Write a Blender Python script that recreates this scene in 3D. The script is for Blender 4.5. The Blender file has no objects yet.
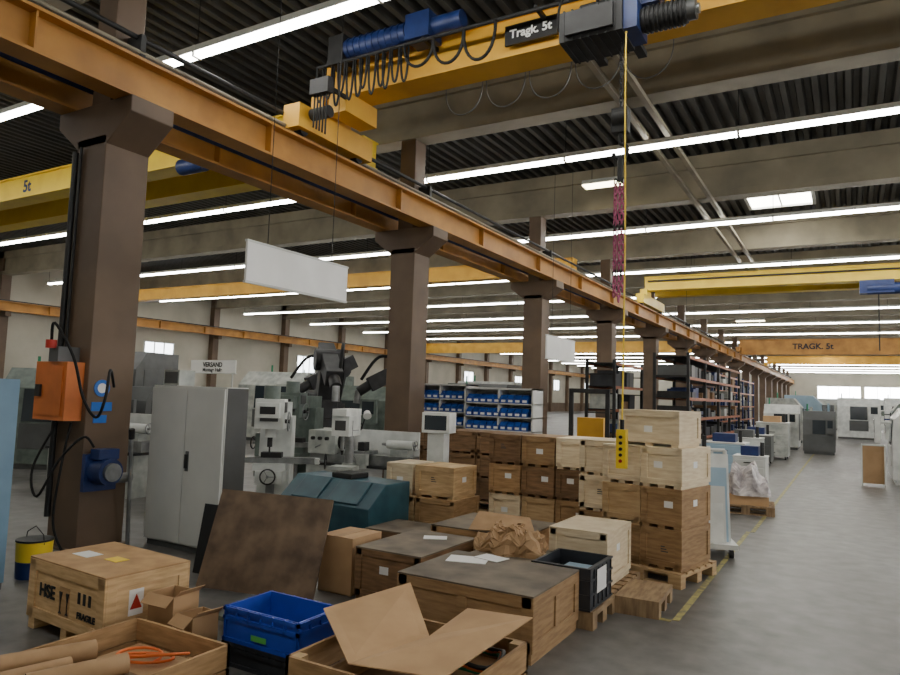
import bpy, math, random
from mathutils import Vector, Matrix
random.seed(7)
# ---------------- materials ----------------
M={}
def mat(name,c1,c2=None,scale=3.0,rough=.6,metal=0,stretch=(1,1,1),bump=0,detail=4,emit=None,lo=.35,hi=.65,spec=.5,vary=0):
    m=bpy.data.materials.new(name); m.use_nodes=True; nt=m.node_tree; b=nt.nodes['Principled BSDF']
    b.inputs['Roughness'].default_value=rough; b.inputs['Metallic'].default_value=metal
    b.inputs['Specular IOR Level'].default_value=spec
    if c2 is None: c2=tuple(c*.78 for c in c1)
    tc=nt.nodes.new('ShaderNodeTexCoord'); mp=nt.nodes.new('ShaderNodeMapping'); nz=nt.nodes.new('ShaderNodeTexNoise'); r=nt.nodes.new('ShaderNodeValToRGB')
    mp.inputs['Scale'].default_value=stretch; nz.inputs['Scale'].default_value=scale; nz.inputs['Detail'].default_value=detail
    r.color_ramp.elements[0].position=lo; r.color_ramp.elements[1].position=hi
    r.color_ramp.elements[0].color=(*c2,1); r.color_ramp.elements[1].color=(*c1,1)
    nt.links.new(tc.outputs['Object'],mp.inputs[0]); nt.links.new(mp.outputs[0],nz.inputs['Vector']); nt.links.new(nz.outputs['Fac'],r.inputs[0])
    if vary:
        oi=nt.nodes.new('ShaderNodeObjectInfo'); mr=nt.nodes.new('ShaderNodeMapRange'); mr.inputs['To Min'].default_value=1-vary; mr.inputs['To Max'].default_value=1+vary*.5
        mm=nt.nodes.new('ShaderNodeVectorMath'); mm.operation='SCALE'; m2=nt.nodes.new('ShaderNodeMath'); m2.operation='MULTIPLY'; m2.inputs[1].default_value=40
        nt.links.new(oi.outputs['Random'],mr.inputs[0]); nt.links.new(r.outputs[0],mm.inputs[0]); nt.links.new(mr.outputs[0],mm.inputs['Scale']); nt.links.new(mm.outputs[0],b.inputs['Base Color'])
        nt.links.new(oi.outputs['Random'],m2.inputs[0]); nt.links.new(m2.outputs[0],mp.inputs['Location'])
    else: nt.links.new(r.outputs[0],b.inputs['Base Color'])
    if bump:
        bp=nt.nodes.new('ShaderNodeBump'); bp.inputs['Strength'].default_value=bump; bp.inputs['Distance'].default_value=.01
        nt.links.new(nz.outputs['Fac'],bp.inputs['Height']); nt.links.new(bp.outputs[0],b.inputs['Normal'])
    if emit:
        b.inputs['Emission Color'].default_value=(*emit[0],1); b.inputs['Emission Strength'].default_value=emit[1]
    M[name]=m; return m
W=(2,2,14)
mat('pine',(.66,.46,.24),(.50,.32,.15),3,.7,stretch=W,bump=.1,vary=.22)
mat('pine_pale',(.88,.75,.53),(.74,.59,.38),3,.7,stretch=W,bump=.1,vary=.15)
mat('pine_tan',(.50,.31,.145),(.35,.205,.09),3,.7,stretch=W,bump=.1,vary=.3)
mat('pine_brown',(.27,.15,.07),(.16,.09,.04),3,.7,stretch=W,bump=.1,vary=.3)
mat('ply_grey',(.22,.175,.12),(.105,.08,.055),4,.65,detail=8,vary=.15)
mat('pallet_wood',(.38,.26,.14),(.22,.14,.075),5,.8,stretch=(6,1,1),vary=.2)
mat('board_brown',(.19,.125,.075),(.075,.048,.03),5,.5,detail=8)
mat('cardboard',(.54,.345,.18),(.45,.28,.14),4,.8,vary=.12)
mat('kraft',(.46,.29,.15),(.36,.22,.105),6,.7)
mat('column_brown',(.15,.098,.06),(.105,.068,.043),1.5,.6,detail=6)
mat('beam_beige',(.31,.27,.19),(.20,.175,.125),1.2,.7,detail=6)
mat('deck',(.07,.068,.062),(.042,.041,.037),1.0,.5)
mat('yellow',(.78,.43,.035),(.62,.32,.022),1.5,.5)
mat('yellow_bright',(.92,.66,.035),(.82,.55,.03),2,.45)
mat('orange',(.50,.24,.04),(.32,.14,.022),1.5,.55,detail=6)
mat('orange_red',(.68,.19,.04),(.52,.14,.03),3,.5)
mat('rack_orange',(.36,.11,.04),(.24,.07,.025),3,.5)
mat('steel',(.36,.37,.37),(.22,.23,.23),6,.4,.8)
mat('steel_dark',(.03,.03,.031),(.018,.018,.018),6,.55,0,spec=.3)
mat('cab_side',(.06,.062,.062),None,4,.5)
mat('black',(.012,.012,.013),(.008,.008,.008),5,.5)
mat('rubber',(.01,.01,.01),None,5,.6,spec=.3)
mat('white',(.88,.88,.86),(.80,.80,.78),2,.5)
mat('cab_grey',(.66,.67,.64),(.56,.57,.55),1.5,.4)
mat('cab_dark',(.10,.105,.105),None,3,.45)
mat('mach_grey',(.50,.52,.48),(.30,.32,.30),5,.45,detail=6)
mat('mach_green',(.16,.20,.175),(.09,.115,.10),5,.45)
mat('mach_white',(.78,.80,.77),(.56,.58,.56),4,.4,detail=6)
mat('robot_grey',(.045,.045,.048),(.02,.02,.022),4,.5)
mat('teal',(.03,.10,.13),(.015,.06,.085),5,.4)
mat('blue',(.022,.075,.52),(.016,.055,.40),3,.4)
mat('blue_bin',(.018,.09,.42),(.01,.05,.28),6,.4)
mat('blue_motor',(.012,.032,.14),(.008,.02,.09),5,.45)
mat('blue_pale',(.36,.50,.62),(.28,.41,.52),2,.5)
mat('blue_steel',(.17,.29,.40),(.12,.22,.32),2,.45)
mat('blue_sign',(.02,.16,.6),None,3,.4)
mat('green_label',(.1,.5,.1),None,3,.5)
mat('crate_dark',(.03,.034,.042),(.02,.022,.028),4,.5)
mat('pink',(.48,.10,.22),None,5,.6)
mat('red',(.55,.03,.02),None,5,.5)
mat('green',(.02,.25,.12),None,5,.5)
mat('cable_orange',(.85,.18,.03),None,5,.5)
mat('glass_dark',(.03,.04,.05),None,2,.1)
mat('line_yellow',(.44,.38,.11),(.18,.165,.10),14,.6)
mat('wrap',(.74,.68,.66),(.36,.33,.34),9,.25)
mat('wall_white',(.52,.49,.41),(.42,.40,.33),.6,.8)
mat('tube',(1,1,1),None,1,.5,emit=((1,.985,.92),31))
mat('lampglass',(1,1,1),None,1,.5,emit=((1,.88,.55),14))
mat('skyglass',(1,1,1),None,1,.5,emit=((1,.97,.86),16))
mat('winglass',(1,1,1),None,1,.5,emit=((.92,.97,1),7))
mat('winfar',(1,1,1),None,1,.5,emit=((.95,.98,1),18))
mat('wingside',(1,1,1),None,1,.5,emit=((.97,.98,1),6))
m=bpy.data.materials.new('concrete'); m.use_nodes=True; nt=m.node_tree; b=nt.nodes['Principled BSDF']
tc=nt.nodes.new('ShaderNodeTexCoord'); n1=nt.nodes.new('ShaderNodeTexNoise'); n1.inputs['Scale'].default_value=.55; n1.inputs['Detail'].default_value=12; n1.inputs['Roughness'].default_value=.68
n2=nt.nodes.new('ShaderNodeTexNoise'); n2.inputs['Scale'].default_value=5; n2.inputs['Detail'].default_value=10
mp=nt.nodes.new('ShaderNodeMapping'); mp.inputs['Scale'].default_value=(2.0,.4,1)
mx=nt.nodes.new('ShaderNodeMath'); mx.operation='MULTIPLY_ADD'; mx.inputs[1].default_value=.5
r=nt.nodes.new('ShaderNodeValToRGB'); r.color_ramp.elements[0].position=.58; r.color_ramp.elements[1].position=.92
r.color_ramp.elements[0].color=(.062,.059,.055,1); r.color_ramp.elements[1].color=(.195,.186,.175,1)
rr=nt.nodes.new('ShaderNodeMapRange'); rr.inputs['From Min'].default_value=.3; rr.inputs['From Max'].default_value=.7; rr.inputs['To Min'].default_value=.28; rr.inputs['To Max'].default_value=.6
L=nt.links.new
L(tc.outputs['Object'],mp.inputs[0]); L(mp.outputs[0],n1.inputs['Vector']); L(tc.outputs['Object'],n2.inputs['Vector'])
L(n2.outputs['Fac'],mx.inputs[0]); L(n1.outputs['Fac'],mx.inputs[2]); L(mx.outputs[0],r.inputs[0]); L(r.outputs[0],b.inputs['Base Color']); L(n1.outputs['Fac'],rr.inputs[0]); L(rr.outputs[0],b.inputs['Roughness'])
M['concrete']=m

# ---------------- mesh builder ----------------
class B:
    def __init__(s): s.v=[];s.f=[];s.m=[];s.sm=[];s.names=[]
    def mi(s,n):
        if n not in s.names: s.names.append(n)
        return s.names.index(n)
    def add(s,vs,fs,mt,smooth=False,X=None):
        o=len(s.v)
        if X is not None: vs=[X@Vector(v) for v in vs]
        s.v+= [tuple(v) for v in vs]
        k=s.mi(mt)
        for f in fs: s.f.append([o+i for i in f]); s.m.append(k); s.sm.append(smooth)
    def box(s,x0,x1,y0,y1,z0,z1,mt,X=None):
        vs=[(x0,y0,z0),(x1,y0,z0),(x1,y1,z0),(x0,y1,z0),(x0,y0,z1),(x1,y0,z1),(x1,y1,z1),(x0,y1,z1)]
        s.add(vs,[(0,3,2,1),(4,5,6,7),(0,1,5,4),(1,2,6,5),(2,3,7,6),(3,0,4,7)],mt,False,X)
    def prism(s,poly,ax,a0,a1,mt,X=None):
        n=len(poly)
        def P(p,a):
            return {'x':(a,p[0],p[1]),'y':(p[0],a,p[1]),'z':(p[0],p[1],a)}[ax]
        vs=[P(p,a0) for p in poly]+[P(p,a1) for p in poly]
        fs=[tuple(range(n-1,-1,-1)),tuple(range(n,2*n))]+[(i,(i+1)%n,n+(i+1)%n,n+i) for i in range(n)]
        if ax=='y': fs=[f[::-1] for f in fs]
        s.add(vs,fs,mt,False,X)
    def cyl(s,p0,p1,r,mt,seg=16,r2=None,X=None):
        p0=Vector(p0);p1=Vector(p1); r2=r if r2 is None else r2
        d=(p1-p0).normalized(); a=Vector((0,0,1)) if abs(d.z)<.9 else Vector((1,0,0)); u=d.cross(a).normalized(); w=d.cross(u)
        vs=[];
        for p,rad in ((p0,r),(p1,r2)):
            for i in range(seg):
                t=2*math.pi*i/seg; vs.append(p+u*math.cos(t)*rad+w*math.sin(t)*rad)
        s.add(vs,[(i,seg+i,seg+(i+1)%seg,(i+1)%seg) for i in range(seg)],mt,True,X)
        s.add(vs[:seg],[tuple(range(seg))],mt,False,X); s.add(vs[seg:],[tuple(range(seg-1,-1,-1))],mt,False,X)
    def tube(s,pts,r,mt,seg=8,closed=False,X=None):
        pts=[Vector(p) for p in pts]; n=len(pts); vs=[]; u=None
        for i,p in enumerate(pts):
            d=(pts[(i+1)%n]-pts[i-1]) if (closed or 0<i<n-1) else (pts[1]-pts[0] if i==0 else pts[-1]-pts[-2])
            d.normalize()
            if u is None:
                a=Vector((0,0,1)) if abs(d.z)<.9 else Vector((1,0,0)); u=d.cross(a).normalized()
            else:
                u=(u-d*u.dot(d)).normalized()
            w=d.cross(u)
            for k in range(seg):
                t=2*math.pi*k/seg; vs.append(p+u*math.cos(t)*r+w*math.sin(t)*r)
        fs=[]
        for i in range(n if closed else n-1):
            for k in range(seg):
                a=i*seg+k;b2=i*seg+(k+1)%seg;c=((i+1)%n)*seg+(k+1)%seg;d2=((i+1)%n)*seg+k
                fs.append((a,b2,c,d2))
        s.add(vs,fs,mt,True,X)
    def stube(s,pts,r,mt,seg=8,X=None,sub=6):
        P=[Vector(p) for p in pts]; P=[P[0]]+P+[P[-1]]; out=[]
        for i in range(1,len(P)-2):
            for j in range(sub):
                t=j/sub; a,b_,c,d=P[i-1],P[i],P[i+1],P[i+2]
                out.append(.5*((2*b_)+(c-a)*t+(2*a-5*b_+4*c-d)*t*t+(3*b_-a-3*c+d)*t**3))
        out.append(P[-2]); s.tube(out,r,mt,seg,False,X)
    def sheet(s,pts,t,mt,X=None):
        pts=[Vector(p) for p in pts]; nrm=(pts[1]-pts[0]).cross(pts[2]-pts[0]).normalized()*t; n=len(pts)
        vs=pts+[p-nrm for p in pts]
        fs=[tuple(range(n)),tuple(range(2*n-1,n-1,-1))]+[(i,n+i,n+(i+1)%n,(i+1)%n) for i in range(n)]
        s.add(vs,fs,mt,False,X)
    def make(s,name,loc=(0,0,0),rz=0,bevel=0,parent=None):
        me=bpy.data.meshes.new(name); me.from_pydata(s.v,[],s.f)
        for n in s.names: me.materials.append(M[n])
        for p,k,sm in zip(me.polygons,s.m,s.sm): p.material_index=k; p.use_smooth=sm
        me.update(); o=bpy.data.objects.new(name,me); bpy.context.collection.objects.link(o)
        o.location=loc; o.rotation_euler=(0,0,rz)
        if bevel:
            bm=o.modifiers.new('b','BEVEL'); bm.width=bevel; bm.segments=2; bm.limit_method='ANGLE'
        if parent: o.parent=parent
        return o
def RX(a): return Matrix.Rotation(a,4,'X')
def RY(a): return Matrix.Rotation(a,4,'Y')
def RZ(a): return Matrix.Rotation(a,4,'Z')
def T(x,y,z): return Matrix.Translation((x,y,z))
def text(s,size,mt,Xw,parent,name='lettering'):
    c=bpy.data.curves.new(name,'FONT'); c.body=s; c.size=size; c.extrude=.002; c.offset=.004*size/.15; c.align_x='CENTER'; c.align_y='CENTER'
    c.materials.append(M[mt]); o=bpy.data.objects.new(name,c); bpy.context.collection.objects.link(o); o.parent=parent; o.matrix_local=Xw; return o
FRONT=RX(math.pi/2)

# ---------------- camera ----------------
f=690; ey=Vector((400,-70.5,-f)).normalized(); ex=Vector((1200,17.5,f)); ex=(ex-ex.dot(ey)*ey).normalized(); ez=ex.cross(ey)
cd=bpy.data.cameras.new('camera'); cam=bpy.data.objects.new('camera',cd); bpy.context.collection.objects.link(cam)
cam.matrix_world=T(0,0,1.65)@Matrix((ex,ey,ez)).to_4x4(); cd.lens=f/900*36; cd.clip_end=300; bpy.context.scene.camera=cam

# ---------------- shell ----------------
XL,XR,YF,YB,ZC=-32,14,-6,101,7.2
b=B(); b.box(XL,XR,YF,YB,-.1,0,'concrete'); b.make('floor')
b=B(); pitch=.25; n=int((XR-XL)/pitch); prof=[]
for i in range(n):
    x=XL+i*pitch; prof+=[(x,ZC),(x+.09,ZC),(x+.125,ZC+.13),(x+.215,ZC+.13)]
prof.append((XR,ZC))
vs=[(x,YF,z) for x,z in prof]+[(x,YB,z) for x,z in prof]; k=len(prof)
b.add(vs,[(i,i+k,i+k+1,i+1) for i in range(k-1)],'deck'); b.box(XL,XR,YF,YB,ZC+.16,ZC+.25,'deck'); b.make('ceiling')
b=B(); b.box(XL-.2,XL,YF,YB,0,ZC+.3,'wall_white')
for i in range(18):
    y=4.4+5.8*(i-1); b.box(XL,XL+.35,y-.2,y+.2,0,ZC,'column_brown')
b.box(XL,XL+.03,YF,YB,0,1.1,'column_brown'); b.make('wall_left')
b=B(); b.box(XR,XR+.2,YF,YB,0,ZC+.3,'wall_white'); b.make('wall_right')
b=B(); b.box(XL,XR,YB,YB+.2,0,ZC+.3,'wall_white'); b.make('wall_back')
b=B(); b.box(XL,XR,YF-.2,YF,0,ZC+.3,'wall_white'); b.make('wall_front')
wi=1
def window(ax,p,a0,a1,z0,z1,g,nm):
    global wi
    b=B(); n=max(1,int((a1-a0)/nm)); fw=.06
    def bx(u0,u1,w0,w1,d0,d1,mt):
        if ax=='x': b.box(min(p+d0,p+d1),max(p+d0,p+d1),u0,u1,w0,w1,mt)
        else: b.box(u0,u1,min(p+d0,p+d1),max(p+d0,p+d1),w0,w1,mt)
    sg=1 if (ax=='x' and p<0) else -1
    bx(a0,a1,z0,z1,0,.02*sg,g)
    for w0,w1 in ((z0-fw,z0),(z1,z1+fw)): bx(a0-fw,a1+fw,w0,w1,0,.06*sg,'cab_grey')
    for i in range(n+1):
        u=a0+(a1-a0)*i/n; bx(u-fw/2,u+fw/2,z0,z1,0,.06*sg,'cab_grey')
    b.make('window_%d'%wi); wi+=1
window('y',YB,-3.6,1.2,2.2,4.3,'winfar',1.2); window('y',YB,1.6,7,2.2,4.3,'winfar',1.2)
for i in range(6): window('x',XR,-3+8*i,3+8*i,2.2,5.2,'wingside',1.5)
for i in range(8): window('x',XL,11.6+11.6*i,13.4+11.6*i,2.7,3.9,'winglass',.6)

YC=[4.4+5.8*k for k in range(-1,17)]
for y in YC:
    b=B(); b.box(-7.05,-6.55,y-.25,y+.25,0,4.2,'column_brown'); b.box(-6.98,-6.66,y-.17,y+.17,4.55,6.2,'column_brown')
    b.prism([(-7.05,4.1),(-6.55,4.1),(-6.18,4.38),(-6.18,4.55),(-7.42,4.55),(-7.42,4.38)],'y',y-.25,y+.25,'column_brown')
    b.box(-7.10,-6.5,y-.3,y+.3,0,.02,'column_brown')
    b.make('column',bevel=.012)
    b=B(); b.box(XL,XR,y-.12,y+.12,6.35,6.9,'beam_beige'); b.box(XL,XR,y-.2,y+.2,6.2,6.35,'beam_beige'); b.box(XL,XR,y-.2,y+.2,6.9,ZC,'beam_beige')
    b.make('roof_beam')
def runway(x,z0,mt):
    b=B(); h=.42
    b.box(x-.14,x+.14,YF,YB,z0,z0+.03,mt); b.box(x-.02,x+.02,YF,YB,z0+.03,z0+h-.03,mt); b.box(x-.15,x+.15,YF,YB,z0+h-.03,z0+h,mt); b.box(x-.035,x+.035,YF,YB,z0+h,z0+h+.07,'steel_dark')
    y=YF+.5
    while y<50:
        b.box(x-.12,x+.12,y,y+.02,z0+.03,z0+h-.03,mt); y+=2.9
    return b
b=runway(-6.34,4.55,'orange')
b.cyl((-6.58,YF,5.15),(-6.58,YB,5.15),.04,'mach_green',8); b.cyl((-6.5,YF,5.32),(-6.5,YB,5.32),.03,'steel_dark',8); b.cyl((-6.44,YF,5.14),(-6.44,YB,5.14),.025,'beam_beige',8)
for y in YC: b.box(-6.66,-6.42,y-.03,y+.03,5.05,5.34,'steel_dark')
b.make('crane_runway_beam')
b=runway(-7.26,4.55,'orange'); b.cyl((-7.04,YF,4.80),(-7.04,YB,4.80),.05,'blue_motor',8)
b.make('crane_runway_beam')
b=runway(-31.3,4.6,'orange'); 
for y in YC: b.box(-31.65,-31.3,y-.12,y+.12,4.4,4.6,'column_brown')
b.make('crane_runway_beam')
b=runway(13.5,4.55,'orange')
for y in YC: b.box(13.5,14,y-.12,y+.12,4.35,4.55,'column_brown')
b.make('crane_runway_beam')
for k in range(-1,17):
    y=5.85+5.8*k; b=B()
    if y>YB-1: continue
    b.box(-31,13.2,y-.06,y+.06,6.03,6.11,'cab_grey'); b.box(-31,13.2,y-.05,y+.05,5.97,6.03,'tube')
    x=-31
    while x<13.2:
        b.box(x-.02,x+.02,y-.065,y+.065,5.96,6.115,'cab_grey'); b.cyl((x,y,6.1),(x,y,ZC),.008,'steel_dark',5); x+=2.95
    b.make('fluorescent_light_strip')
def skylight(x0,x1,y0,y1):
    b=B(); b.box(x0,x1,y0,y1,ZC-.05,ZC-.02,'skyglass')
    for a in ((x0-.08,x0,y0-.08,y1+.08),(x1,x1+.08,y0-.08,y1+.08),(x0,x1,y0-.08,y0),(x0,x1,y1,y1+.08)): b.box(*a,ZC-.1,ZC,'cab_grey')
    b.box((x0+x1)/2-.02,(x0+x1)/2+.02,y0,y1,ZC-.07,ZC-.05,'cab_grey'); b.make('skylight')
skylight(-2.3,-.8,18.3,20.6); skylight(-2.3,-.8,65,67); skylight(-1,5,84,86); skylight(-1,5,94,96)  # last two skylights are added light sources, brightening the hall's far end
def highbay(x,y,w,z=6.42):
    b=B(); b.box(x-w/2,x+w/2,y-.15,y+.15,z,z+.03,'lampglass')
    b.prism([(y-.17,z),(y+.17,z),(y+.1,z+.14),(y-.1,z+.14)],'x',x-w/2-.02,x-w/2,'cab_grey'); b.prism([(y-.17,z+.03),(y+.17,z+.03),(y+.1,z+.14),(y-.1,z+.14)],'x',x-w/2,x+w/2+.02,'cab_grey')
    for s in (-1,1): b.cyl((x+s*w*.3,y,z+.14),(x+s*w*.3,y,ZC),.008,'steel_dark',5)
    b.make('ceiling_lamp')
highbay(-4.72,14.7,.85); highbay(-4.9,42.7,1.5)
for x in (-2.95,-2.6):
    b=B(); b.box(x-.04,x+.04,7.9,27,6.11,6.19,'beam_beige'); b.make('ceiling_conduit')

# ---------------- cranes ----------------
def crane(x0,x1,y,z0,h,mt,double=0):
    b=B()
    for dy in ((0,double) if double else (0,)):
        b.box(x0,x1,y+dy-.16,y+dy+.16,z0+.03,z0+h-.03,mt); b.box(x0,x1,y+dy-.22,y+dy+.22,z0,z0+.03,mt); b.box(x0,x1,y+dy-.22,y+dy+.22,z0+h-.03,z0+h,mt)
    for x in (x0,x1):
        b.box(x-.14,x+.14,y-.8,y+.8+double,5.1,5.42,mt)
        b.box(x-.12,x+.12,y-.3,y+.3,5.42,max(z0+.05,5.45),mt)
        for w in (-.6,.6+double): b.cyl((x-.06,y+w,5.12),(x+.06,y+w,5.12),.08,'steel_dark',16)
    return b
b=crane(-6.34,13.5,7.35,5.68,.52,'yellow')
b.box(-6.1,-5.8,7.0,7.7,5.4,5.68,'yellow'); b.cyl((-6.15,6.75,5.3),(-5.85,6.75,5.3),.08,'steel_dark',16)
b.cyl((-6.2,6.85,6.0),(13,6.85,6.0),.025,'steel_dark',8)
for x in [-6.0+1.5*i for i in range(13)]: b.box(x-.02,x+.02,6.83,7.2,6.0,6.05,'steel_dark')
b.cyl((-5.75,6.95,6.2),(-4.75,6.95,6.2),.13,'blue_motor',20)
for i in range(10): b.cyl((-5.7+i*.1,6.95,6.2),(-5.68+i*.1,6.95,6.2),.145,'blue_motor',20)
b.box(-4.75,-4.4,6.8,7.12,6.03,6.36,'blue_motor'); b.cyl((-4.4,6.95,6.2),(-4.0,6.95,6.2),.11,'blue_motor',18); b.box(-6.0,-5.75,6.82,7.1,5.98,6.38,'steel_dark')
b.box(-3.50,-2.84,7.09,7.13,5.80,6.04,'black')
oc=b.make('overhead_crane')
text('Tragk. 5t',.145,'white',T(-3.17,7.085,5.92)@FRONT,oc)
b=B()
def loop(xa,xb,zt,drop,y,r,mt='rubber',n=14):
    pts=[]
    for i in range(n+1):
        t=i/n; pts.append((xa+(xb-xa)*(.5-.5*math.cos(math.pi*t)),y,zt-drop*math.sin(math.pi*t)**.8))
    b.tube(pts,r,mt,6)
for i in range(12):
    x=-6.15+i*.12; loop(x,x+.11,5.97,.42+.2*random.random(),6.8+.03*(i%3),.015)
for i in range(3): loop(-4.75+i*.42,-4.33+i*.42,5.98,.32+.05*i,6.82,.02)
for i in range(5): loop(-4.6+i*.6,-4.05+i*.6,5.7,.40,7.6,.007,'cab_dark')
for i in range(5): b.cyl((-5.9+.05*i,6.5,5.6),(-5.9+.05*i,6.5,5.0-.03*i),.012,'rubber',6)
b.box(-5.95,-5.65,6.45,6.55,5.42,5.62,'steel_dark'); b.box(-5.82,-5.78,6.5,7.0,5.55,5.6,'steel_dark')
b.make('festoon_cable',parent=oc)
b=B()
b.box(-2.58,-1.92,6.5,7.0,5.34,5.66,'steel_dark'); b.box(-2.5,-2.0,6.45,6.5,5.38,5.62,'steel_dark'); b.box(-1.92,-1.78,6.55,6.95,5.36,5.66,'blue_motor')
for i in range(7): b.box(-2.54+.09*i,-2.52+.09*i,6.49,7.01,5.33,5.67,'steel_dark')
b.cyl((-1.78,6.75,5.50),(-1.34,6.75,5.50),.12,'steel_dark',20)
for i in range(9): b.cyl((-1.75+.045*i,6.75,5.50),(-1.73+.045*i,6.75,5.50),.135,'steel_dark',20)
b.cyl((-1.34,6.75,5.50),(-1.25,6.75,5.50),.10,'cab_side',20); b.box(-2.2,-1.6,6.7,7.1,5.66,5.8,'blue_motor'); b.cyl((-1.25,6.75,5.50),(-1.22,6.75,5.50),.05,'steel',14)
for x in (-2.48,-2.02):
    b.box(x-.06,x+.06,6.95,7.08,5.55,5.8,'steel_dark'); b.box(x-.05,x+.05,7.0,7.7,5.6,5.66,'steel_dark'); b.cyl((x,7.04,5.76),(x,7.12,5.76),.07,'steel',14)
b.cyl((-2.4,6.7,5.7),(-1.85,6.7,5.7),.1,'steel_dark',16)
b.stube([(-2.2,6.6,5.75),(-2.35,6.55,5.95),(-2.6,6.6,5.85),(-2.66,6.7,5.6),(-2.55,6.75,5.5)],.015,'rubber',6)
b.stube([(-1.8,6.6,5.7),(-1.65,6.5,5.85),(-1.5,6.55,5.8),(-1.4,6.65,5.6)],.015,'rubber',6)
def link(x,y,z,ang,mt,L=.035,Wd=.014,r=.005):
    pts=[]
    for i in range(10):
        t=2*math.pi*i/10; pts.append((Wd*math.cos(t)*1.0,0,L*math.sin(t)))
    b.tube(pts,r,mt,5,True,X=T(x,y,z)@RZ(ang))
z=5.3;i=0
while z>4.6: link(-1.98,6.72,z,(i%2)*math.pi/2,'steel_dark',r=.007); z-=.05;i+=1
b.cyl((-2.05,6.72,4.5),(-1.91,6.72,4.5),.1,'steel_dark',16); b.box(-2.06,-1.9,6.66,6.78,4.35,4.6,'steel_dark')
pts=[(-1.98,6.72,4.35),(-1.98,6.72,4.24)]+[(-1.98+.075*math.sin(t),6.72,4.165+.075*math.cos(t)) for t in [0.0+.5*j for j in range(10)]]
b.tube(pts,.02,'steel_dark',8)
b.cyl((-1.98,6.72,4.1),(-1.98,6.72,3.85),.03,'steel_dark',8)
for dx,l in ((-.045,1.15),(.0,1.2),(.04,1.1)):
    z=3.85;i=0
    while z>3.85-l: link(-1.98+dx,6.72,z,(i%2)*math.pi/2+dx*9,'pink' if i%9 else 'steel_dark',.035,.016,.008); z-=.052;i+=1
b.stube([(-1.89,6.56,5.33),(-1.88,6.52,4.5),(-1.85,6.47,3.2),(-1.85,6.45,1.45)],.0085,'yellow_bright',8)
b.box(-1.895,-1.805,6.41,6.49,1.02,1.38,'yellow_bright'); b.cyl((-1.85,6.45,1.38),(-1.85,6.45,1.47),.02,'black',8)
for i in range(5): b.cyl((-1.85,6.395,1.09+.055*i),(-1.85,6.41,1.09+.055*i),.016,'black' if i else 'red',10)
b.make('chain_hoist')
b=crane(-6.34,13.5,24.9,5.6,.5,'yellow_bright',double=1.5); b.box(-6.2,13,24.62,24.68,5.9,5.95,'steel_dark')
b.box(.3,1.2,24.3,24.65,5.15,5.55,'blue_motor'); b.cyl((.5,24.45,5.3),(1.6,24.45,5.3),.18,'blue_motor',16); b.box(.5,1.1,24.6,26.4,5.5,5.6,'steel_dark'); b.cyl((.8,24.45,5.2),(.8,24.45,3.4),.02,'steel_dark',6); b.make('overhead_crane')
b=crane(-6.34,13.5,49.5,4.95,1.0,'orange'); o=b.make('overhead_crane'); text('TRAGK. 5t',.5,'steel_dark',T(-2,49.27,5.45)@FRONT,o)
b=crane(-6.34,13.5,67,5.3,.7,'yellow'); b.make('overhead_crane')
b=crane(-31.3,-7.26,8.2,5.6,.5,'yellow_bright',double=1.3)
b.box(-10.4,-9.6,8.1,9.3,6.1,6.3,'blue_motor'); b.cyl((-10.2,7.9,5.5),(-9.6,7.9,5.5),.14,'blue_motor',16); b.box(-10.1,-9.9,7.9,8.2,5.5,5.6,'steel_dark')
o=b.make('overhead_crane'); text('5t',.36,'blue_motor',T(-15.4,8.03,5.85)@FRONT,o)
b=crane(-31.3,-7.26,49.5,5.1,.8,'yellow'); b.make('overhead_crane')
b=crane(-31.3,-7.26,20,5.45,.5,'yellow'); b.make('overhead_crane')

def sign(y0,y1,z0,z1,x=-5.5):
    b=B(); b.box(x-.015,x+.015,y0,y1,z0,z1,'white'); 
    for z in (z0,z1): b.box(x-.02,x+.02,y0-.01,y1+.01,z-.012,z+.012,'cab_grey')
    for y in (y0+.3,y1-.3): b.cyl((x,y,z1),(x,y,ZC),.005,'steel_dark',5)
    b.make('hanging_sign')
sign(5.13,6.81,2.77,3.21); sign(13.5,15.2,2.48,2.97); sign(25,27,2.5,3.0,-5.0)

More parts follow.
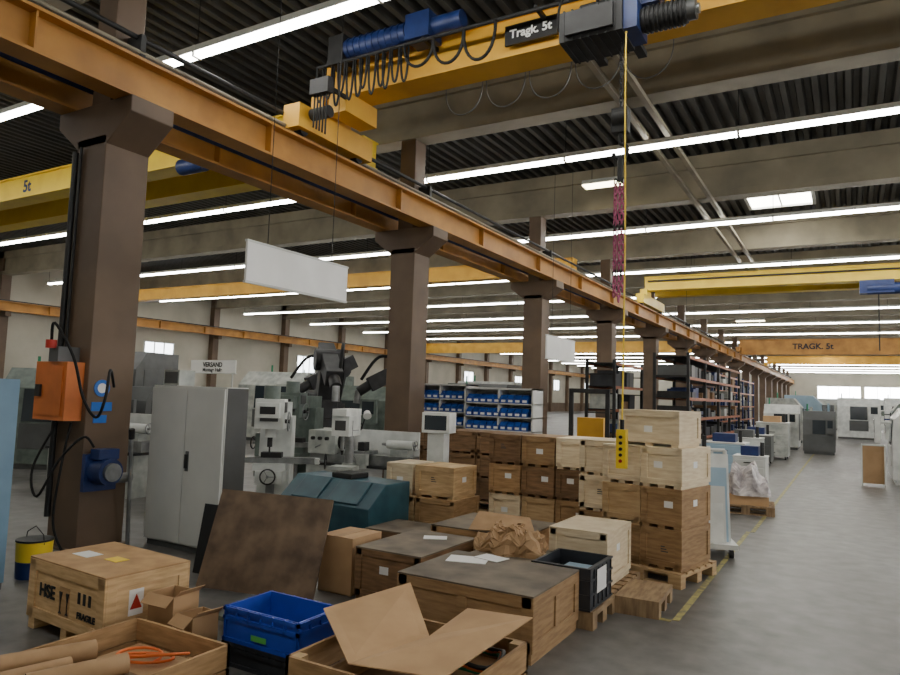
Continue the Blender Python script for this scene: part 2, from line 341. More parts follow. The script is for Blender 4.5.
# ---------------- crates ----------------
lr=random.Random(11)
def crate(w,d,h,x,y,z,mt='pine',rz=0,top=None,name='wooden_crate',mid=False,skid=.045,bat=.05,label=True):
    b=B(); e=.012; w2,d2=w/2-e,d/2-e
    b.box(-w2,w2,-d2,d2,skid,h-.012,mt)
    for sx in (-w2,-.035,w2-.07): b.box(sx,sx+.07,-d2,d2,0,skid,mt)
    b.box(-w/2,w/2,-d/2,d/2,h-.012,h,top or mt)
    for s in (-1,1):
        y0,y1=(s*d2,s*(d2+e)) if s>0 else (-d2-e,-d2)
        b.box(-w2,w2,y0,y1,skid,skid+bat,mt); b.box(-w2,w2,y0,y1,h-.012-bat,h-.012,mt)
        b.box(-w/2,-w2+bat,y0,y1,skid,h-.012,mt); b.box(w2-bat,w/2,y0,y1,skid,h-.012,mt)
        if mid: b.box(-bat/2,bat/2,y0,y1,skid+bat,h-.012-bat,mt)
        x0,x1=(w2,w2+e) if s>0 else (-w2-e,-w2)
        b.box(x0,x1,-d2,d2,skid,skid+bat,mt); b.box(x0,x1,-d2,d2,h-.012-bat,h-.012,mt)
        b.box(x0,x1,-d2,-d2+bat,skid+bat,h-.012-bat,mt); b.box(x0,x1,d2-bat,d2,skid+bat,h-.012-bat,mt)
        if mid: b.box(x0,x1,-bat/2,bat/2,skid+bat,h-.012-bat,mt)
    if label:
        q=lr.random(); lx=lr.uniform(-.08,.05); lz=h*.5+lr.uniform(-.04,.03)
        if q<.35: b.box(lx,lx+.085,-d2-.0015,-d2,lz,lz+.06,'white')
        elif q<.6: 
            for kk in range(3): b.box(lx,lx+.07-.015*kk,-d2-.001,-d2,lz+.022*kk,lz+.01+.022*kk,'cab_side')
        if lr.random()<.4: b.box(w2,w2+.0015,-.05,.04,lz,lz+.06,'white')
    return b.make(name,(x,y,z),rz,bevel=.003)
def pallet(w,d,x,y,z=0,rz=0,mt='pallet_wood'):
    b=B()
    for i in range(3):
        yy=-d/2+i*(d-.1)/2; b.box(-w/2,w/2,yy,yy+.1,0,.02,mt)
        for j in range(3):
            xx=-w/2+j*(w-.12)/2; b.box(xx,xx+.12,yy,yy+.1,.02,.09,mt)
    for j in range(3):
        xx=-w/2+j*(w-.12)/2; b.box(xx,xx+.12,-d/2,d/2,.09,.11,mt)
    n=6
    for i in range(n):
        yy=-d/2+i*(d-.1)/(n-1); b.box(-w/2,w/2,yy,yy+.1,.11,.13,mt)
    return b.make('wooden_pallet',(x,y,z),rz)
def placed(ox,oy,rz,lx,ly):
    c,s=math.cos(rz),math.sin(rz); return ox+c*lx-s*ly, oy+s*lx+c*ly
rz=math.radians(-12); ox,oy=-1.32,6.47
px,py=placed(ox,oy,rz,-.41,.4); pallet(.84,.82,px,py,0,rz,'pine')
tones=[['pine','pine_tan'],['pine_tan','pine_brown'],['pine_pale','pine_pale']]
for r in range(3):
    for c in range(2):
        px,py=placed(ox,oy,rz,-.615+.405*c,.38)
        crate(.40,.66,.365,px,py,.13+.365*r,['pine_tan','pine_tan'][c] if r==0 else (['pine','pine_tan'][c] if r==1 else ['pine_pale','pine_pale'][c]),rz,skid=.03)
px,py=placed(ox,oy,rz,-.40,.42); crate(.62,.5,.34,px,py,.13+1.095,'pine_pale',rz,skid=.03)
pallet(.42,.7,-2.3,7.42,0,0)
for r in range(3): crate(.38,.6,.365,-2.3,7.4,.13+.365*r,['pine_tan','pine_pale','pine_pale'][r],skid=.03)
pallet(1.3,.8,-3.18,8.0)
for r in range(3):
    for c in range(3):
        crate(.41,.62,.355,-3.6+.425*c,7.93+.012*c-.015*r,.13+.355*r,[['pine_pale','pine','pine_tan'],['pine_tan','pine_brown','pine_brown'],['pine_brown','pine_tan','pine_pale']][r][c],lr.uniform(-.015,.015),skid=.03)
pallet(1.0,.7,-4.33,7.1)
crate(.44,.6,.34,-4.58,7.1,.13,'pine',skid=.03); crate(.52,.6,.34,-4.08,7.1,.13,'pine_tan',skid=.03)
crate(.36,.5,.36,-4.6,7.08,.47,'pine_pale',.03,skid=.03); crate(.52,.52,.36,-4.1,7.08,.47,'pine',-.03,skid=.03)
pallet(1.5,.7,-5.0,9.35)
for r in range(3):
    for c in range(3): crate(.47,.6,.33,-5.5+.495*c,9.35,.13+.33*r,random.choice(['pine_brown','pine_tan','pine_brown']),skid=.03)
pallet(1.0,.8,-3.6,9.45)
for r in range(2): crate(.8,.7,.4,-3.6,9.45,.13+.4*r,'pine_brown')
crate(.95,.85,.42,-2.99,6.15,0,'pine_tan',top='ply_grey')
crate(.7,.6,.3,-3.87,6.0,0,'pine_brown',.03,top='ply_grey')
crate(.62,.9,.42,-3.13,4.98,0,'pine_brown',0,top='ply_grey')
E=crate(1.02,.84,.42,-2.22,4.5,0,'pine_tan',0,top='ply_grey',name='shipping_crate',mid=True,bat=.07,skid=.07)
A=crate(.9,.6,.47,-4.36,3.02,0,'pine',math.radians(-3),name='shipping_crate',skid=.08,bat=.07,top='pine_tan',label=False)
text('HSE',.115,'black',T(-.22,-.293,.27)@FRONT,A,'stencil'); text('FRAGILE',.055,'black',T(.25,-.293,.19)@FRONT,A,'stencil')
b=B(); b.box(-.07,.05,-.292,-.287,.13,.33,'pine_tan'); 
for x in (-.05,.03): b.prism([(x-.018,.30),(x+.018,.30),(x+.003,.24),(x+.003,.18),(x+.018,.165),(x-.018,.165),(x-.003,.18),(x-.003,.24)][::-1],'y',-.296,-.292,'black')
for x in (.14,.2,.26): b.box(x,x+.03,-.29,-.287,.26,.33,'black')
b.box(.438,.440,-.13,-.03,.2,.36,'white'); b.prism([(-.12,.24),(-.04,.24),(-.08,.33)],'x',.440,.442,'red'); b.box(.438,.44,.05,.15,.22,.3,'cab_side')
b.box(-.3,-.12,-.1,.02,.47,.472,'white'); b.box(0,.14,-.05,.05,.47,.472,'yellow_bright')
b.make('crate_marking',parent=A)
pallet(.62,.8,-1.95,5.94); crate(.5,.7,.45,-1.95,5.9,.13,'pine_pale')
pallet(.5,.56,-1.86,5.22)
b=B()
for x0,x1,y0,y1 in ((-.22,-.2,-.27,.27),(.2,.22,-.27,.27),(-.2,.2,-.27,-.25),(-.2,.2,.25,.27)): b.box(x0,x1,y0,y1,0,.3,'crate_dark')
b.box(-.2,.2,-.25,.25,0,.02,'crate_dark')
for z in (.0,.1,.2,.285):
    b.box(-.23,.23,-.275,-.27,z,z+.015,'crate_dark'); b.box(.22,.23,-.275,.275,z,z+.015,'crate_dark')
for i in range(6): b.box(.22,.23,-.27+.1*i,-.26+.1*i,0,.3,'crate_dark')
b.box(.231,.233,-.12,.1,.1,.27,'white'); b.box(-.1,.1,-.2,.2,.02,.22,'blue_pale')
b.make('plastic_crate',(-1.86,5.2,.13))
pallet(.34,.6,-1.46,5.78,0,.05)
def heap(name,x,y,z,rx,ry,h,mt,seed,n=26,crump=.03,R=11):
    rnd=random.Random(seed); b=B(); vs=[];fs=[]
    ph=[rnd.random()*6 for _ in range(8)]
    for j in range(R+1):
        for i in range(n):
            t=2*math.pi*i/n; q=j/R
            rad=math.cos(q*math.pi/2)**.6 if j<R else 0
            wob=1+.18*math.sin(2*t+ph[0])+.12*math.sin(5*t+ph[1]+q*4)
            px=rx*rad*wob*math.cos(t); py=ry*rad*wob*math.sin(t)
            hh=h*math.sin(q*math.pi/2)*(1+.35*math.sin(2*t+ph[3])*(1-q))+.25*h*math.sin(9*px/rx+ph[5])*math.sin(q*3.1)
            if 0<j<R: px+=rnd.uniform(-crump,crump);py+=rnd.uniform(-crump,crump);hh+=rnd.uniform(-crump,crump)
            vs.append((px,py,max(hh,0)))
    for j in range(R):
        for i in range(n): fs.append((j*n+i,j*n+(i+1)%n,(j+1)*n+(i+1)%n,(j+1)*n+i))
    b.add(vs,fs,mt); return b.make(name,(x,y,z))
crate(.55,.5,.38,-2.42,5.3,0,'pine_brown',0,top='ply_grey')
heap('kraft_paper_heap',-2.42,5.3,.38,.26,.22,.19,'kraft',3,crump=.02,n=34,R=14)
b=B(); b.sheet([(-.25,-.25,.02),(.35,-.2,.02),(.28,.0,.12),(-.2,.0,.15)],.006,'kraft'); b.sheet([(-.2,.0,.15),(.28,.0,.12),(.25,.25,.03),(-.25,.28,.02)],.006,'kraft'); b.make('kraft_paper_sheet',(-2.85,5.95,.42),.3)
b=B(); b.box(-.15,.15,-.1,.1,0,.004,'white',X=RZ(.3)); b.box(-.1,.12,-.08,.08,.004,.008,'white',X=T(.12,.14,0)@RZ(-.2)); b.make('paper_sheets',(-2.5,4.68,.421))
b=B(); b.box(-.1,.1,-.07,.07,0,.004,'white',X=RZ(.5)); b.make('paper_sheets',(-3.1,5.2,.421))
b=B(); x0,x1,y0,y1,h=-2.5,-1.56,2.75,3.66,.3
for a in ((x0,x1,y0,y0+.02),(x0,x1,y1-.02,y1),(x0,x0+.02,y0,y1),(x1-.02,x1,y0,y1)):
    b.box(*a,.0,.14,'pine_tan'); b.box(*a,.155,h,'pine_tan')
b.box(x0,x1,y0,y1,0,.02,'pine_brown')
for x in (x0+.02,x1-.08):
    for y in (y0+.02,y1-.08): b.box(x,x+.06,y,y+.06,0,h,'pine')
b.make('open_wooden_bin')
b=B()
b.sheet([(-2.60,3.15,.42),(-2.14,2.80,.325),(-2.02,3.36,.325),(-2.40,3.74,.47)],.006,'cardboard')
b.sheet([(-2.14,2.80,.325),(-1.64,2.86,.35),(-1.52,3.62,.45),(-2.02,3.36,.325)],.006,'cardboard')
b.sheet([(-2.02,3.36,.325),(-1.52,3.62,.45),(-2.0,3.76,.38)],.006,'cardboard')
b.make('cardboard_sheet')
b=B()
for k in range(3):
    pts=[(-1.72+.1*math.cos(t*1.0)+.01*k,3.38+.16*math.sin(t),.25+.012*k+.012*math.sin(3*t)) for t in [i*.4 for i in range(16)]]
    b.tube(pts,.012,['green','cable_orange','black'][k],6,True)
b.box(-1.9,-1.65,2.95,3.5,.02,.23,'cardboard')
b.make('packing_straps')
def eurocrate(w,d,h,loc,mt,name,label=None):
    b=B(); t=.012
    b.box(-w/2+.01,w/2-.01,-d/2+.01,d/2-.01,0,.012,mt)
    for s in (-1,1):
        ya,yb=sorted((s*(d/2-.012),s*(d/2-.012-t))); b.box(-w/2+.012,w/2-.012,ya,yb,0,h,mt)
        xa,xb=sorted((s*(w/2-.012),s*(w/2-.012-t))); b.box(xa,xb,-d/2+.012,d/2-.012,0,h,mt)
        for z in (0,h*.62,h-.025):
            ya,yb=sorted((s*d/2,s*(d/2-.013))); b.box(-w/2,w/2,ya,yb,z,z+.022,mt)
            xa,xb=sorted((s*w/2,s*(w/2-.013))); b.box(xa,xb,-d/2,d/2,z,z+.022,mt)
        for i in range(7):
            x=-w/2+.01+i*(w-.03)/6; ya,yb=sorted((s*d/2,s*(d/2-.013))); b.box(x,x+.01,ya,yb,0 if i in (0,6) else h*.62,h,mt)
        for i in range(5):
            y=-d/2+.01+i*(d-.03)/4; xa,xb=sorted((s*w/2,s*(w/2-.013))); b.box(xa,xb,y,y+.01,0 if i in(0,4) else h*.62,h,mt)
    if label: b.box(-.06,.06,-d/2-.002,-d/2,h*.2,h*.36,label)
    return b.make(name,loc)
eurocrate(.6,.4,.2,(-2.99,3.25,.14),'blue','plastic_crate','green_label')
eurocrate(.6,.4,.14,(-2.99,3.25,0),'crate_dark','plastic_crate')
b=B(); x0,x1,y0,y1,h=-3.74,-2.95,1.7,2.8,.25
for a in ((x0,x1,y0,y0+.02),(x0,x1,y1-.02,y1),(x0,x0+.02,y0,y1),(x1-.02,x1,y0,y1)):
    b.box(*a,0,.12,'pine_tan'); b.box(*a,.13,h,'pine_tan')
b.box(x0,x1,y0,y1,0,.08,'pine_brown'); b.box(x0+.06,x1-.06,y0+.06,2.35,.08,.2,'pine_brown'); b.make('open_wooden_box')
def roll(p0,p1,r):
    b=B(); p0=Vector(p0);p1=Vector(p1); d=(p1-p0).normalized()
    b.cyl(p0,p1,r,'kraft',20); 
    for p,s in ((p0,-1),(p1,1)):
        b.cyl(p+d*s*.001,p+d*s*.003,r*.8,'pine_tan',20); b.cyl(p+d*s*.003,p+d*s*.004,r*.45,'cab_dark',16)
    b.make('kraft_paper_roll')
roll((-3.62,1.95,.255),(-3.45,2.34,.255),.05); roll((-3.30,1.9,.255),(-3.16,2.32,.255),.05); roll((-3.45,1.8,.25),(-3.36,2.15,.25),.045)
b=B(); pts=[]
for i in range(60):
    t=i*.35; pts.append((-3.38+.13*math.cos(t)+.003*i,2.55+.1*math.sin(t*1.1),.17+.012*math.sin(t*.7)+.0008*i))
b.tube(pts,.008,'cable_orange',6); b.box(-3.6,-3.1,2.4,2.72,.08,.15,'kraft'); b.make('orange_cable')
def carton(w,d,h,x,y,z=0,rz=0,open_=True):
    b=B(); t=.006
    for a in ((-w/2,w/2,-d/2,-d/2+t),(-w/2,w/2,d/2-t,d/2),(-w/2,-w/2+t,-d/2+t,d/2-t),(w/2-t,w/2,-d/2+t,d/2-t)): b.box(*a,0,h,'cardboard')
    b.box(-w/2,w/2,-d/2,d/2,0,t,'cardboard')
    if open_:
        b.sheet([(-w/2,-d/2,h),(w/2,-d/2,h),(w/2,-d/2-.06,h-.05),(-w/2,-d/2-.06,h-.05)],.004,'cardboard')
        b.sheet([(w/2,-d/2,h),(w/2,d/2,h),(w/2+.05,d/2,h+.04),(w/2+.05,-d/2,h+.04)],.004,'cardboard')
    else:
        b.box(-w/2,w/2,-d/2,d/2,h,h+t,'cardboard'); b.box(-.03,.03,-d/2,d/2,h+t,h+t+.002,'kraft')
    return b.make('cardboard_box',(x,y,z),rz)
carton(.22,.2,.36,-3.70,3.02,0,.05); carton(.16,.18,.28,-3.45,3.0,0,-.1); carton(.34,.4,.45,-3.68,4.78,0,0,False)
b=B(); b.box(-.5,.5,-.012,.012,0,.80,'board_brown'); 
o=b.make('plywood_board',(-4.12,4.12,.02)); o.rotation_euler=(math.radians(-22),math.radians(2),math.radians(19))
b=B(); b.box(-.3,.3,-.01,.01,0,.6,'black'); o=b.make('black_panel',(-4.78,4.36,.0)); o.rotation_euler=(math.radians(-10),0,math.radians(5))
b=B(); b.box(-.02,.02,-.45,.45,0,.03,'pallet_wood',X=RZ(.9)); b.box(-.02,.02,-.4,.4,.03,.06,'pallet_wood',X=RZ(1.3)); b.box(-.25,.25,-.3,.3,.06,.09,'mach_green'); b.box(-.2,.22,-.2,.3,.09,.1,'wrap',X=RZ(.2)); b.make('timber_offcuts',(-3.55,3.75,0))

# ---------------- cabinets ----------------
def cabinet(x0,x1,y0,y1,h,mt='cab_grey',side='cab_side'):
    b=B(); b.box(x0,x1,y0,y1,.06,h,mt); b.box(x0+.02,x1-.02,y0+.02,y1,0,.06,'cab_dark')
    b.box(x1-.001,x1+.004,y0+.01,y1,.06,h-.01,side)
    xm=(x0+x1)/2
    for a,c in ((x0+.01,xm-.004),(xm+.004,x1-.01)): b.box(a,c,y0-.02,y0,.08,h-.02,mt)
    b.box(xm+.04,xm+.07,y0-.045,y0-.02,h*.5,h*.5+.14,'black'); b.box(xm+.03,xm+.08,y0-.025,y0-.02,h*.5-.03,h*.5+.17,'cab_dark')
    return b.make('metal_cabinet',bevel=.004)
cabinet(-6.40,-5.30,4.8,5.08,1.65)
cabinet(-6.7,-5.8,2.7,3.1,1.66,'blue_steel','blue_steel')
b=B(); b.box(-.12,.12,-.1,.1,0,.16,'mach_grey'); b.box(-.1,.1,-.105,-.1,.02,.14,'cab_dark'); b.make('electrical_box',(-6.2,4.95,1.655))
b=B(); b.cyl((0,0,0),(0,0,.14),.13,'blue_motor',24,.135); b.cyl((0,0,.14),(0,0,.3),.135,'yellow_bright',24,.14); b.cyl((0,0,.3),(0,0,.315),.145,'black',24)
b.tube([(-.14,0,.28),(-.12,0,.36),(0,0,.42),(.12,0,.36),(.14,0,.28)],.004,'steel_dark',6); b.make('oil_bucket',(-6.02,3.45,0))
b=B(); b.box(-7.15,-6.62,3.97,4.15,1.27,1.85,'orange_red'); b.box(-7.1,-6.67,3.955,3.97,1.32,1.8,'orange_red')
b.cyl((-6.8,3.9,1.98),(-6.8,3.9,2.06),.05,'red',12); b.box(-6.88,-6.72,3.93,4.15,1.85,2.0,'cab_dark'); b.box(-7.08,-7.0,3.93,3.96,1.5,1.62,'black')
b.make('electrical_box')
b=B(); b.cyl((-7.0,4.11,0.3),(-7.0,4.11,4.05),.03,'black',8); b.cyl((-6.92,4.12,2.0),(-6.92,4.12,4.1),.014,'black',8)
b.stube([(-6.8,3.9,2.05),(-6.68,3.85,2.22),(-6.5,3.95,1.9),(-6.45,4.05,1.5),(-6.3,4.1,1.32),(-6.18,4.1,1.5),(-6.28,4.2,1.78),(-6.5,4.4,1.62)],.014,'rubber',8)
b.stube([(-6.9,4.08,1.25),(-6.95,3.9,.8),(-6.75,3.85,.55),(-6.6,3.95,.9),(-6.48,4.1,1.12),(-6.45,4.2,1.02)],.012,'rubber',8)
b.stube([(-6.7,4.1,1.25),(-6.65,4.0,.8),(-6.62,3.95,.3),(-6.4,3.95,.02)],.012,'rubber',8)
b.make('electrical_cable')
b=B(); b.cyl((-6.55,4.3,1.6),(-6.54,4.3,1.6),.085,'blue_sign',24); b.cyl((-6.54,4.3,1.6),(-6.538,4.3,1.6),.05,'white',16); b.box(-6.55,-6.54,4.2,4.42,1.37,1.46,'blue_sign'); b.box(-6.55,-6.54,4.23,4.37,1.25,1.33,'blue_sign'); b.make('safety_sign')
b=B(); b.box(-6.55,-6.5,4.15,4.5,.58,.95,'blue_motor'); b.cyl((-6.5,4.3,.78),(-6.3,4.3,.78),.13,'blue_motor',20); b.cyl((-6.3,4.3,.78),(-6.26,4.3,.78),.09,'steel',16); b.box(-6.5,-6.36,4.2,4.42,.9,1.0,'blue_motor'); b.cyl((-6.42,4.45,.7),(-6.42,4.6,.7),.05,'steel',12); b.make('wall_pump',bevel=.004)
b=B(); b.cyl((-6.42,4.62,.0),(-6.3,4.5,1.1),.02,'steel',8); b.cyl((-6.3,4.5,1.1),(-6.28,4.48,1.2),.03,'black',8); b.make('floor_squeegee')

# ---------------- machines ----------------
def wheel(b,c,r,ax,mt='black',t=.012):
    pts=[]
    for i in range(18):
        a=i*math.pi/9; u,v=r*math.cos(a),r*math.sin(a)
        pts.append({'x':(c[0],c[1]+u,c[2]+v),'y':(c[0]+u,c[1],c[2]+v)}[ax])
    b.tube(pts,t,mt,6,True)
    for a in (0,2.1,4.2):
        u,v=r*math.cos(a),r*math.sin(a); p={'x':(c[0],c[1]+u,c[2]+v),'y':(c[0]+u,c[1],c[2]+v)}[ax]
        b.cyl(c,p,t*.6,'steel',6)
def mill(x,y,s=1.0,rz=0,mt='mach_grey'):
    b=B()
    b.box(-.35,.35,-.5,.45,0,.12,mt); b.prism([(-.05,.12),(.45,.12),(.42,1.35),(.05,1.35)],'x',-.22,.22,mt)
    b.box(-.18,.18,-.45,.0,.45,.62,mt); b.cyl((0,-.25,.1),(0,-.25,.5),.06,'steel',16); b.box(-.22,.22,-.42,-.02,.62,.72,mt)
    b.box(-.6,.6,-.36,-.1,.72,.79,'steel'); b.box(-.6,.6,-.34,-.3,.79,.792,'steel_dark'); b.box(-.66,-.6,-.3,-.16,.71,.79,mt); b.box(.6,.66,-.3,-.16,.71,.79,mt)
    for sx in (-1,1):
        b.cyl((sx*.66,-.23,.75),(sx*.74,-.23,.75),.02,'steel',10); wheel(b,(sx*.74,-.23,.75),.1,'x')
    wheel(b,(0,-.5,.55),.1,'y'); b.cyl((0,-.45,.55),(0,-.52,.55),.02,'steel',8)
    b.box(-.15,.15,-.75,.5,1.35,1.55,mt); b.box(-.19,.19,-.62,-.28,1.2,1.6,mt); b.cyl((0,-.45,1.6),(0,-.45,1.78),.11,'mach_green',18); b.cyl((0,-.45,1.2),(0,-.45,1.08),.07,mt,16); b.cyl((0,-.45,1.08),(0,-.45,.95),.035,'steel_dark',12); b.cyl((0,-.45,.95),(0,-.45,.84),.012,'steel_dark',8)
    wheel(b,(.24,-.45,1.3),.13,'x','steel',.008); b.cyl((.18,-.45,1.3),(.25,-.45,1.3),.03,'steel_dark',10)
    b.box(.19,.2,-.56,-.36,1.42,1.56,'cab_side'); b.box(-.12,.12,-.63,-.62,1.3,1.42,'cab_side'); b.box(-.1,.1,-.76,-.75,1.4,1.5,'steel_dark')
    b.box(-.14,.14,-.3,-.14,.79,.86,'steel_dark'); b.box(-.28,-.22,.0,.3,.5,1.1,'mach_green')
    o=b.make('milling_machine',(x,y,0),rz,bevel=.008); o.scale=(s,s,s); return o
def lathe(x,y,rz=0,s=1):
    b=B(); mt='mach_grey'
    b.box(-.9,-.4,-.25,.25,0,.62,mt); b.box(.5,.9,-.22,.22,0,.62,mt); b.box(-.4,.5,-.2,.2,.1,.2,mt); b.box(-.95,.95,-.27,.27,.62,.66,'steel_dark')
    b.box(-.9,.95,-.14,.14,.66,.82,'steel'); b.box(-.9,-.4,-.22,.22,.8,1.18,mt); b.cyl((-.4,0,1.0),(-.28,0,1.0),.13,'steel_dark',20); b.cyl((-.28,0,1.0),(-.25,0,1.0),.08,'steel',20)
    for t in (0,2.1,4.2): b.box(-.03,.03,.04,.11,-.025,.025,'steel',X=T(-.25,0,1.0)@RX(t))
    b.box(-.1,.2,-.3,.16,.82,.88,'steel'); b.box(0,.12,-.18,0,.88,1.02,'steel_dark'); b.box(-.12,.22,-.33,-.2,.62,.84,mt); wheel(b,(.0,-.37,.73),.08,'y','steel',.01); b.cyl((0,-.33,.73),(0,-.39,.73),.02,'steel',8)
    b.box(.55,.85,-.12,.12,.82,.93,mt); b.cyl((.45,0,1.0),(.9,0,1.0),.07,'mach_white',16); b.cyl((.35,0,1.0),(.45,0,1.0),.02,'steel',10,.03); wheel(b,(.94,0,1.0),.08,'x','steel',.009); b.cyl((.9,0,1),(.95,0,1),.02,'steel',8)
    b.box(-.9,.9,.25,.28,.66,1.2,'mach_white'); 
    for i in range(3): b.cyl((-.8+.13*i,-.22,1.05),(-.8+.13*i,-.27,1.05),.03,'black',10)
    b.cyl((-.75,-.24,.9),(-.62,-.3,.95),.012,'steel',6); b.cyl((-.1,.1,1.2),(.1,-.1,1.5),.012,'steel_dark',6); b.cyl((.1,-.1,1.5),(.14,-.16,1.44),.05,'mach_white',12,.07)
    o=b.make('lathe',(x,y,0),rz,bevel=.006); o.scale=(s,s,s)
def drill(x,y,s=1):
    b=B(); b.box(-.25,.25,-.35,.25,0,.1,'mach_green'); b.cyl((0,.1,.1),(0,.1,1.9),.08,'steel',20); b.box(-.22,.22,-.3,.05,.85,.92,'mach_grey'); b.cyl((0,.1,.8),(0,.1,.95),.12,'mach_grey',18)
    b.box(-.16,.16,-.38,.2,1.45,1.8,'mach_white'); b.box(-.13,.13,-.45,.3,1.8,1.92,'mach_white'); b.cyl((0,-.25,1.45),(0,-.25,1.2),.035,'steel',12); b.cyl((0,-.25,1.2),(0,-.25,1.12),.03,'steel_dark',12,.015); b.cyl((0,.3,1.5),(0,.3,1.85),.1,'mach_green',16)
    b.box(-.1,.1,-.385,-.38,1.55,1.72,'cab_side')
    for t in (0,2.1,4.2): b.cyl((.16,-.2,1.55),(.2,-.2+.2*math.cos(t),1.55+.2*math.sin(t)),.008,'steel',6)
    o=b.make('drill_press',(x,y,0),.3,bevel=.006); o.scale=(s,s,s)
mill(-6.75,7.0,.95,math.radians(35),'mach_white'); mill(-8.0,8.9,1,math.radians(20),'mach_green'); lathe(-6.25,8.3,math.radians(10),.9); drill(-5.75,7.3,.74); lathe(-9.9,6.6,.1); mill(-8.9,7.6,.9,.5,'mach_grey')
b=B(); b.box(-.12,.12,-.12,.12,0,1.12,'mach_white'); b.box(-.2,.2,-.15,.15,1.12,1.4,'mach_white'); b.box(-.16,.16,-.155,-.15,1.16,1.36,'glass_dark'); b.box(-.2,.2,-.2,.2,0,.05,'cab_dark'); b.make('machine_control_panel',(-4.95,8.3,0),.2,bevel=.01)
b=B(); b.prism([(0,.08),(.7,.08),(.7,.66),(.28,.66),(0,.42)],'x',-.68,.68,'teal'); b.box(-.62,.62,.05,.65,0,.08,'steel_dark'); b.prism([(.02,.44),(.27,.655),(.26,.67),(.01,.455)],'x',-.5,-.1,'teal'); b.prism([(.02,.44),(.27,.655),(.26,.67),(.01,.455)],'x',.05,.5,'teal')
b.box(-.15,.15,.3,.6,.66,.72,'steel_dark'); b.cyl((-.4,0,.25),(-.4,-.04,.25),.03,'black',10); b.make('chip_conveyor_unit',(-5.05,6.0,0),math.radians(-4),bevel=.01)
def robot(x,y,s,rz,mt='robot_grey',lean=.35):
    b=B(); b.box(-.4,.4,-.4,.4,0,.9,'mach_grey'); b.cyl((0,0,.9),(0,0,1.2),.34,mt,20); b.box(-.26,.26,-.3,.3,1.2,1.6,mt)
    b.cyl((-.32,0,1.5),(.32,0,1.5),.24,mt,18); b.box(-.16,.16,-.18,.18,0,1.0,mt,X=T(.0,0,1.5)@RX(lean)); 
    ty,tz=-math.sin(lean)*1.0,1.5+math.cos(lean)*1.0
    b.cyl((-.28,ty,tz),(.28,ty,tz),.23,mt,18); b.box(-.17,.17,-.9,.45,-.15,.2,mt,X=T(0,ty,tz)@RX(.5))
    b.cyl((0,ty-.75,tz-.38),(0,ty-1.05,tz-.58),.12,mt,14); b.cyl((0,ty-1.05,tz-.55),(0,ty-1.08,tz-.85),.08,'steel',12)
    b.stube([(.24,.1,1.5),(.4,.1,2.0),(.34,-.2,2.6),(.24,-.7,2.75),(.12,-1.1,2.2)],.04,'rubber',8)
    o=b.make('industrial_robot_arm',(x,y,0),rz,bevel=.02); o.scale=(s,)*3
robot(-9.0,10.6,.92,math.radians(50)); robot(-7.9,11.9,.86,math.radians(-50),lean=.1); robot(-9.9,11.9,.86,math.radians(-30),lean=-.2)
def cnc(x,y,w,d,h,rz=0,mt='mach_white',mt2='cab_dark'):
    b=B(); b.box(-w/2,w/2,-d/2,d/2,.1,h*.45,mt); b.box(-w/2+.03,w/2-.03,-d/2+.05,d/2-.03,0,.1,mt2)
    b.prism([(-d/2,h*.45),(d/2,h*.45),(d/2,h),(-d/2+.25*d,h),(-d/2+.05,h*.8)],'x',-w/2,w/2,mt)
    b.box(-w*.22,w*.22,-d/2-.012,-d/2,h*.2,h*.45,mt2); b.prism([(-d/2+.01,h*.47),(-d/2+.045,h*.78),(-d/2+.02,h*.79),(-d/2-.015,h*.47)],'x',-w*.2,w*.2,'glass_dark')
    b.box(w/2,w/2+.012,-d*.3,d*.3,h*.2,h*.8,mt2)
    b.cyl((w*.36,-d/2,h*.75),(w*.36,-d/2-.25,h*.75),.03,mt2,8); b.box(w*.24,w*.46,-d/2-.33,-d/2-.22,h*.5,h*.82,mt); b.box(w*.27,w*.43,-d/2-.335,-d/2-.33,h*.62,h*.79,'glass_dark')
    b.cyl((-w*.4,d*.2,h),(-w*.4,d*.2,h+.25),.03,'green',8)
    b.make('cnc_machine',(x,y,0),rz,bevel=.012)
cnc(1.60,19.2,2.1,1.6,1.8,math.radians(-90),'mach_white','mach_white'); cnc(-.95,28.2,1.0,1.4,1.5,0,'cab_dark'); cnc(-2.3,30,1.2,1.4,1.7,.0,'mach_white'); cnc(1.9,31,1.6,1.2,1.7,math.radians(-90),'mach_white','blue_motor'); cnc(-2.6,36,1.6,1.5,2.0,math.radians(90),'mach_grey'); cnc(2.1,36,2,1.2,1.9,math.radians(-90),'mach_green'); cnc(.4,44,2,2,2.2,0,'mach_white'); cnc(3.0,43,2,1.6,2.2,-1.57,'cab_dark'); cnc(-2.4,47,2.2,2,2.3,math.radians(90),'blue_pale'); cnc(3.2,55,2.4,2,2.4,0); cnc(-1.5,60,2.4,2,2.3,0,'mach_grey'); cnc(1.5,75,3,2,2.5,0); cnc(1.75,25.2,1.4,1.0,1.5,-1.57,'mach_grey')
cnc(-11,14.5,2.0,1.6,1.8,.2,'mach_green'); cnc(-16,17,2.4,2,2.2,.1,'mach_grey'); cnc(-20,23,2.6,2,2.3,0,'mach_green'); cnc(-12,24,2.4,2,2.2,0,'mach_grey'); cnc(-15,10.5,1.8,1.4,1.6,.4,'cab_dark'); cnc(-24,28,2.6,2,2.3,0,'mach_grey'); cnc(-9.5,18.5,2,1.8,2,0,'cab_dark'); cnc(-13.5,8.0,1.6,1.3,1.9,.5,'mach_green'); cnc(-19,13,2.6,2,2.6,.3,'cab_dark')
b=B(); b.box(-.2,.2,-.02,.02,.05,.85,'cardboard'); b.box(-.22,-.2,-.2,.2,0,.88,'cab_grey'); b.box(.2,.22,-.2,.2,0,.88,'cab_grey'); b.box(-.22,.22,-.03,.03,.85,.88,'cab_grey'); b.make('partition_screen',(.42,17.6,0))
